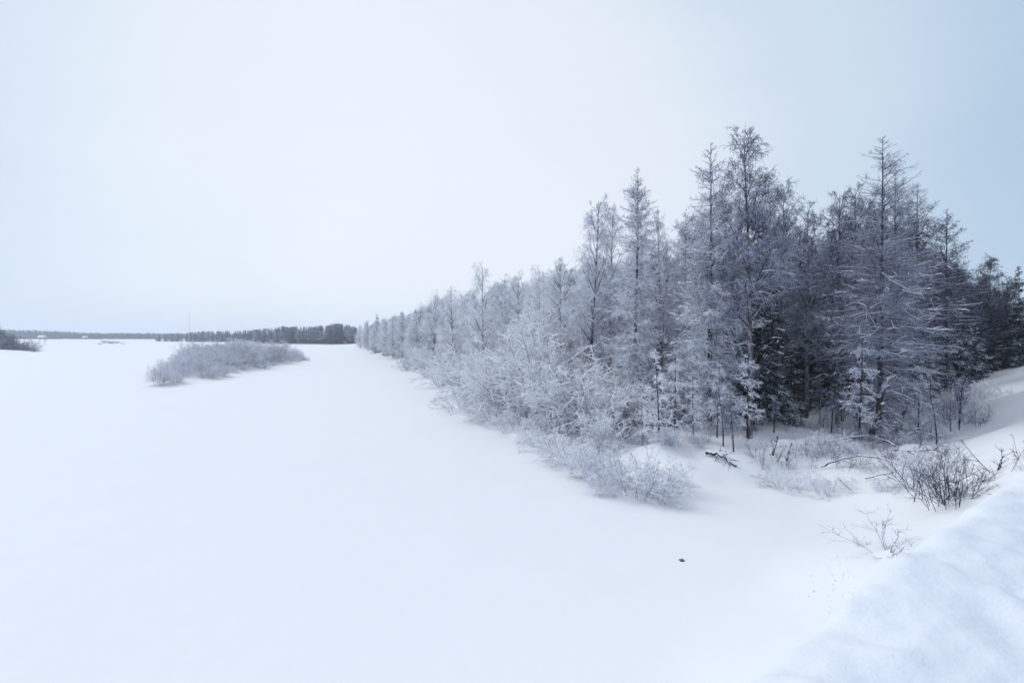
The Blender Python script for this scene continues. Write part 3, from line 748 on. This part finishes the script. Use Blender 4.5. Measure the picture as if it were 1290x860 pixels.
# ------------------------------------------------------------------ far trees (a dozen pixels high)
def make_far(key, seed, h, conifer):
    g = np.random.default_rng(seed)
    tr = trunk_line(g, h, .004, 0, 4); mb = MB(); mb.add(tubes(tr, .16, .03, 4, up=False), 'bark')
    n = 130; t = g.uniform(.10 if conifer else .22, .99, n); pos, _ = along(tr, np.zeros(n, int), t)
    az = g.uniform(0, 6.28, n); el = np.radians(g.normal(-12 if conifer else 35, 10, n))
    d = np.stack([np.cos(az) * np.cos(el), np.sin(az) * np.cos(el), np.sin(el)], 1)
    ln = h * (.15 * (1 - t) + .02 if conifer else .20 * np.sqrt(np.clip(1 - ((t - .5) / .52) ** 2, 0.02, 1))) * g.uniform(.6, 1.15, n)
    br = grow(g, pos, d, ln, 3, -.08, .08); p, dd, tt, ix = children_of(g, br, 4, .1, 1, 30, 70)
    b2 = grow(g, p, dd, ln[ix] * .45, 2, -.08, .1)
    m = 'far' if conifer else 'light'
    mb.add(tubes(br, .09, .03, 3), m); mb.add(tubes(b2, .075, .03, 3), m)
    KIT[key] = (h, {'crown': mb.mesh(key)})
make_far('far_spruce', 71, 15, True); make_far('far_spruce_b', 72, 14, True); make_far('far_birch', 73, 14, False); make_far('far_birch_b', 74, 12, False)
def place_single(name, key, loc, h, label, cat, group):
    hh, parts = KIT[key]; o = obj(name, list(parts.values())[0]); s = h / hh
    o.location = loc; o.scale = (s * 1.55, s * 1.55, s); o.rotation_euler = (0, 0, _r.uniform(0, 6.28)); tag(o, label, cat, group); return o
gd = np.random.default_rng(21)
for k in range(230):
    px = gd.uniform(322, 452); row = k % 3; Y = 416 + row * 10 + gd.uniform(-5, 5) - (px - 330) * .08
    x, y, z = at(px, Y); con = gd.random() < (.88 if row else .5)
    top = np.interp(px, [320, 350, 400, 430, 440, 452], [414, 411, 410, 406.5, 408, 412]) + abs(gd.normal(0, 2.4)) + (4 if row == 0 and not con else 0)
    key = ['far_spruce', 'far_spruce_b'][k % 2] if con else ['far_birch', 'far_birch_b'][k % 2]
    nm = 'spruce_tree' if con else 'birch_tree'
    place_single(nm, key, (x, y, z - .1), tall(top, Y, z), 'x', nm.split('_')[0], 'trees of the distant wood'); later(list(C.objects)[-1], ('dark spruce' if con else 'pale birch') + ' in the ' + ['front', 'middle', 'back'][row] + ' row of the distant wood', 'counting from the mast', px)
for k in range(120):
    px = gd.uniform(196, 330); Y = 640 - (px - 196) * 1.2 + gd.uniform(0, 40); x, y, z = at(px, Y); con = gd.random() < .8
    top = np.interp(px, [196, 240, 330], [420, 417.5, 414.5]) + abs(gd.normal(0, 1.2))
    nm = 'spruce_tree' if con else 'birch_tree'
    place_single(nm, 'far_spruce_b' if con else 'far_birch_b', (x, y, z - .1), tall(top, Y, z), 'x', nm.split('_')[0], 'trees of the low distant wood'); later(list(C.objects)[-1], ('dark spruce' if con else 'pale birch') + ' in the low wood below the mast', 'from its outer end', px)
# left shore spit
for k, (px, Y, top, key) in enumerate([(-14, 232, 398, 'spruce_a'), (-4, 226, 405, 'birch_dark_a'), (4, 230, 416, 'birch_dark_b'), (11, 228, 418, 'spruce_low'), (18, 226, 421, 'birch_dark_b'), (25, 224, 424, 'dark_twig'), (1, 220, 422, 'dark_twig'), (14, 219, 425, 'dark_twig'), (29, 218, 431, 'dark_twig'), (37, 214, 435, 'dark_twig'), (8, 215, 428, 'dark_twig'), (20, 214, 432, 'dark_twig'), (44, 211, 438, 'dark_twig')]):
    x, y, z = at(px, Y); kind = key.split('_')[0]
    big = kind in ('spruce', 'birch')
    lab = ['tall dark spruce cut by the picture edge on the opposite shore', 'dark birch by the tall spruce on the opposite shore', 'dark spreading birch second from the opposite shore spruce', 'low dark spruce among the opposite shore bushes', 'dark birch nearest the open ice on the opposite shore'][k] if big else 'dark low bush on the opposite shore spit, ' + ordinal(k - 4) + ' largest'
    place(('spruce_tree' if kind == 'spruce' else 'birch_tree') if big else 'willow_bush', key, (x, y, z), max(.8, tall(top, Y, z)), lab, kind if big else 'bush', 'trees on the opposite shore' if big else 'bushes on the opposite shore', sx=1.5)
# islet brush
for k in range(7):
    x = -293 + k * 2.9; y = 364 + (k % 3)
    place('willow_bush', 'dark_twig', (x, y, gz(x, y)), [1.2, 2.4, 1.5, 2.0, 1.6, 1.3, .9][k], 'dark brush on the tiny islet far out on the ice, ' + ordinal(k + 1) + ' from its outer end', 'bush', 'brush on the tiny islet', sx=1.6)

# far shore woodland, a kilometre off: one mass
def far_forest():
    g = np.random.default_rng(33); mb = MB()
    P = []
    for k in range(3200):
        px = g.uniform(-60, 330); Y = g.uniform(900, 1180) if g.random() < .8 else g.uniform(1180, 1500)
        P.append(((px - 645) / F * Y, Y))
    P = np.array(P); z = height(P[:, 0], P[:, 1]); n = len(P)
    h = (8.5 + (P[:, 1] - 900) * .008 + 3.0 * np.sin(P[:, 0] * .011) ** 2) * g.uniform(.75, 1.15, n)
    px = P[:, 0] / P[:, 1] * F + 645
    h = h * np.interp(px, [-60, 0, 40, 120, 200, 330], [1.5, 1.45, 1.35, .95, .85, .9])
    p = np.stack([np.column_stack([P, z + f * h]) for f in (0, .12, .5, .82, 1.0)], 1)
    p[:, 1:, :2] += g.normal(0, .4, (n, 4, 2))
    wd = g.uniform(1.4, 2.6, n)
    v, q = tubes(p, .2, .1, 5, up=False)
    s = 5; ring = v.reshape(n, 5, s, 3); c = p[:, :, None]
    prof = np.array([.1, 1.0, .85, .4, .05])
    dirs = ring - c; dirs = dirs / (np.linalg.norm(dirs, axis=-1, keepdims=True) + 1e-9)
    ring = c + dirs * (wd[:, None] * prof[None])[:, :, None, None] * g.uniform(.6, 1.3, (n, 5, s, 1))
    mb.add((ring.reshape(-1, 3), q), 'far')
    o = obj('far_forest', mb.mesh('far_forest')); tag(o, 'low dark woodland along the far shore under the horizon', 'forest', kind='stuff')
far_forest()

# ------------------------------------------------------------------ mast, houses
def box(c, sz):
    x, y, z = sz[0] / 2, sz[1] / 2, sz[2] / 2
    v = np.array([(a * x + c[0], b * y + c[1], d * z + c[2]) for d in (-1, 1) for a, b in ((-1, -1), (1, -1), (1, 1), (-1, 1))])
    return v, np.array([(3, 2, 1, 0), (4, 5, 6, 7), (0, 1, 5, 4), (1, 2, 6, 5), (2, 3, 7, 6), (3, 0, 4, 7)])

def mast():
    Y = 1250; x, y, z = at(238.5, Y); H = tall(393, Y, z)
    o = bpy.data.objects.new('radio_mast', None); C.objects.link(o); o.location = (x, y, z)
    tag(o, 'thin grey lattice radio mast rising over the distant treeline', 'mast')
    mb = MB(); leg = np.array([(math.cos(a) * .8, math.sin(a) * .8) for a in (0, 2.094, 4.189)])
    p = np.array([[(lx, ly, 0), (lx, ly, H)] for lx, ly in leg]); mb.add(tubes(p, .11, .09, 4, up=False), 'steel')
    br = []
    nn = int(H / 2)
    for k in range(nn):
        for j in range(3):
            a, b = leg[j], leg[(j + 1) % 3]; br.append([(a[0], a[1], k * 2.0), (b[0], b[1], k * 2.0 + 2.0)])
    mb.add(tubes(np.array(br),   .05, .05, 3), 'steel'); obj('lattice_tower', mb.mesh('lattice_tower'), o)
    for j in range(3):
        a = j * 2.094 + .5
        for hh in (.55, .92):
            gw = MB(); gw.add(tubes(np.array([[(math.cos(a) * 28, math.sin(a) * 28, 0), (0, 0, H * hh)]]), .03, .03, 3), 'steel'); obj('guy_wire', gw.mesh('guy_wire'), o)
    tip = MB(); tip.add(tubes(np.array([[(0, 0, H - .5), (0, 0, H + 3)]]), .12, .06, 4, up=False), 'steel'); obj('antenna', tip.mesh('antenna'), o)
mast()

def house(px, Y, wdt, wall_h, roof_h, label):
    x, y, z = at(px, Y)
    o = bpy.data.objects.new('house', None); C.objects.link(o); o.location = (x, y, z); tag(o, label, 'house', 'houses on the far shore')
    d = wdt * .6
    mb = MB(); mb.add(box((0, 0, wall_h / 2), (wdt, d, wall_h)), 'red_wood')
    obj('wall', mb.mesh('wall'), o)
    rb = MB(); e = .6; W2, D2 = wdt / 2 + e, d / 2 + e
    v = np.array([(-W2, -D2, wall_h), (W2, -D2, wall_h), (W2, 0, wall_h + roof_h), (-W2, 0, wall_h + roof_h), (-W2, D2, wall_h), (W2, D2, wall_h),
                  (-W2, -D2, wall_h + .4), (W2, -D2, wall_h + .4), (W2, 0, wall_h + roof_h + .4), (-W2, 0, wall_h + roof_h + .4), (-W2, D2, wall_h + .4), (W2, D2, wall_h + .4)])
    q = np.array([(6, 7, 8, 9), (9, 8, 11, 10), (1, 0, 3, 2), (2, 3, 4, 5), (0, 1, 7, 6), (5, 4, 10, 11), (0, 6, 9, 3), (3, 9, 10, 4), (1, 2, 8, 7), (2, 5, 11, 8)])
    rb.add((v, q), 'snow'); roof = obj('roof', rb.mesh('roof'), o)
    cb = MB(); cb.add(box((wdt * .2, 0, wall_h + roof_h + .7), (.9, .9, 1.8)), 'stone'); obj('chimney', cb.mesh('chimney'), roof)
    for k in (-.3, 0, .3):
        wb = MB(); wb.add(box((k * wdt, -d / 2 - .03, wall_h * .55), (1.5, .12, 1.4)), 'trim'); wo = obj('window', wb.mesh('window'), o)
        pb = MB(); pb.add(box((k * wdt, -d / 2 - .1, wall_h * .55), (1.2, .06, 1.1)), 'glass'); obj('pane', pb.mesh('pane'), wo)
house(53, 880, 10, 3.2, 3.4, 'house with a broad snow-covered roof on the far shore')
house(107, 885, 6, 3.0, 2.2, 'small snow-roofed cabin on the far shore beyond the tiny islet')

# ------------------------------------------------------------------ fallen wood, snag, lumps
def limb(name, pix, r, label, cat, snow=True, lift=0.15, twigs=0, seed=1):
    g = np.random.default_rng(seed)
    P = []
    for px, py, up in pix:
        x, y, z = spot(px, py); P.append((x, y, z))
    y0 = np.mean([p[1] for p in P]); Q = []
    for (px, py, up) in pix:
        x, y, z = spot(px, py); Q.append((x, y, z + up))
    Q = np.array(Q); c = Q[0].copy(); Q = Q - c
    k = 10; tt = np.linspace(0, len(Q) - 1, k)
    p = np.stack([np.interp(tt, np.arange(len(Q)), Q[:, a]) for a in range(3)], 1)
    p[1:-1] += g.normal(0, r * .35, (k - 2, 3)); p = p[None]
    o = bpy.data.objects.new(name, None); C.objects.link(o); o.location = c; tag(o, label, cat)
    mb = MB(); mb.add(tubes(p, r, r * .5, 7), 'wood')
    if twigs:
        a, d, t, ix = children_of(g, p, twigs, .2, 1, 30, 70); b = grow(g, a, d, g.uniform(.3, .9, len(a)), 4, -.03, .12)
        mb.add(tubes(b, r * .35, r * .12, 4), 'wood')
        a, d, t, ix = children_of(g, b, 5, .2, 1, 30, 60); b3 = grow(g, a, d, g.uniform(.1, .4, len(a)), 3, -.03, .1); mb.add(tubes(b3, r * .14, r * .07, 3), 'dark')
    obj('wood', mb.mesh('wood', True), o)
    if snow:
        q = p.copy(); q[:, :, 2] += r * .55
        v, f = tubes(q, r * .95, r * .5, 7); v += g.normal(0, r * .08, v.shape); sb = MB(); sb.add((v, f), 'snow'); obj('snow_cover', sb.mesh('snow_cover', True), o)
    return o

limb('fallen_log', [(890, 574, .12), (905, 579, .25), (928, 590, .08)], .09, 'half-buried fallen log with ragged bark in front of the tall larch', 'log', twigs=8, seed=4)
limb('fallen_pole', [(1078, 588, .5), (1110, 592, .5), (1150, 606, .45), (1200, 622, .3), (1240, 600, .3)], .028, 'long thin fallen pole arching over the bare willow clumps', 'branch', twigs=12, seed=5)
limb('fallen_branch', [(1035, 592, .15), (1055, 590, .35), (1080, 588, .45)], .04, 'short dark fallen branch lying below the twin birch', 'branch', twigs=5, seed=6)
limb('fallen_branch', [(1090, 606, .1), (1110, 604, .2), (1130, 602, .25)], .03, 'dark fallen branch above the small snow-capped clump', 'branch', twigs=4, seed=7)
limb('fallen_branch', [(1125, 545, .3), (1150, 535, .7), (1173, 527, .9)], .045, 'dark fallen branch end sticking up beside the snag', 'branch', twigs=6, seed=8)
limb('fallen_branch', [(1130, 560, .2), (1155, 556, .5), (1185, 560, .3)], .04, 'snow-covered fallen bough behind the bare willows', 'branch', twigs=14, seed=18)
limb('fallen_branch', [(1125, 572, .2), (1150, 580, .4), (1180, 575, .3)], .035, 'snow-covered fallen bough nearest the dark willow clump', 'branch', twigs=14, seed=28)
limb('fallen_log', [(1040, 565, .3), (1070, 556, .2), (1100, 556, .25), (1128, 566, .15)], .06, 'fallen trunk under thick snow at the foot of the snag', 'log', twigs=8, seed=9)
limb('stick', [(1056, 602, .0), (1070, 619, .12)], .035, 'short bare stick lying slantwise in the open snow', 'stick', snow=False, seed=10)

def leaning(name, px, by, tx, ty, r, label, seed, cap=True, tw=6):
    g = np.random.default_rng(seed); x, y, z = spot(px, by)
    top = np.array([(tx - 645) / F * y - x, 0.4, EYE - (ty - HY) / F * y - z])
    k = 7; p = np.linspace(0, 1, k)[:, None] * top[None]; p[0, 2] = -.2; p[1:] += g.normal(0, r * .3, (k - 1, 3)); p = p[None]
    o = bpy.data.objects.new(name, None); C.objects.link(o); o.location = (x, y, z); tag(o, label, 'dead wood')
    mb = MB(); mb.add(tubes(p, r, r * .7, 7, up=False), 'wood')
    if tw:
        a, d, t, ix = children_of(g, p, tw, .4, 1, 35, 75); b = grow(g, a, d, g.uniform(.3, .9, len(a)) * np.linalg.norm(top) * .3, 4, -.05, .12); mb.add(tubes(b, r * .35, r * .15, 4), 'wood')
    obj('wood', mb.mesh('wood', True), o)
    if cap:
        sb = MB(); q = p[:, 3:].copy(); q[:, :, 2] += r * .7; q[:, :, 0] += r * .35
        v, f = tubes(q, r * .4, r * .6, 8); v += g.normal(0, r * .22, v.shape); sb.add((v, f), 'snow')
        if tw:
            snow_on(sb, g, b, r * .55, .9)
        obj('snow_cover', sb.mesh('snow_cover', True), o)
leaning('broken_snag', 1098, 556, 1121, 478, .16, 'broken snag with lumps of snow on its forked top', 41, tw=7)
leaning('dead_stem', 1129, 548, 1152, 505, .08, 'leaning broken stem behind the snag', 42, cap=False, tw=3)
leaning('broken_stick', 973, 574, 985, 552, .06, 'thick slanting stick in the snow before the gap of the wood', 43, cap=False, tw=3)
leaning('broken_stick', 990, 582, 1003, 560, .05, 'slanting stick beside the thicker one in the open bank', 44, cap=False, tw=4)

def lump(name, px, py, r, label, cat, mat, seed, flat=.6):
    import bmesh
    x, y, z = spot(px, py); bm = bmesh.new(); bmesh.ops.create_icosphere(bm, subdivisions=3, radius=r)
    for v in bm.verts:
        n = mnoise.fractal(v.co / r * 1.3 + Vector((seed, 0, 0)), 1, 2, 3); v.co *= 1 + .35 * n; v.co.z *= flat
    me = bpy.data.meshes.new(name); bm.to_mesh(me); bm.free(); me.materials.append(M[mat])
    o = obj(name, me); o.location = (x, y, z + r * flat * .15); tag(o, label, cat); return o
lump('stone', 859, 706, .075, 'small dark stone lying alone on the snow-covered ice', 'stone', 'stone', 3)

# snow crumbs strewn below the ploughed ridge
def crumbs():
    g = np.random.default_rng(8); mb = MB()
    for k in range(90):
        px = g.normal(1062, 22); py = g.normal(742, 20)
        x, y, z = spot(px, py); r = g.uniform(.006, .020); v, q = box((x, y, z + r * .3), (r * 2, r * 2, r * 1.3)); v = v + g.normal(0, r * .3, v.shape); mb.add((v, q), 'snow')
    o = obj('snow_crumbs', mb.mesh('snow_crumbs', True)); tag(o, 'crumbs of snow strewn on the ice below the ploughed ridge', 'snow', kind='stuff')
crumbs()

settle()

# ------------------------------------------------------------------ frosty air
def haze():
    v, q = box((0, 2800, 43), (9000, 7000, 90)); mb = MB(); mb.add((v, q), 'snow'); me = mb.mesh('haze'); me.materials.clear()
    m = bpy.data.materials.new('haze'); m.use_nodes = True; t = m.node_tree; t.nodes.clear()
    o_ = N(t, 'ShaderNodeOutputMaterial'); pv = N(t, 'ShaderNodeVolumePrincipled')
    pv.inputs['Color'].default_value = (.86, .92, 1.0, 1); pv.inputs['Density'].default_value = .0004; pv.inputs['Anisotropy'].default_value = .2
    L(t, pv.outputs[0], o_.inputs['Volume']); me.materials.append(m)
    o = obj('haze', me); tag(o, 'thin frosty air over the river', 'haze', kind='stuff')
haze()
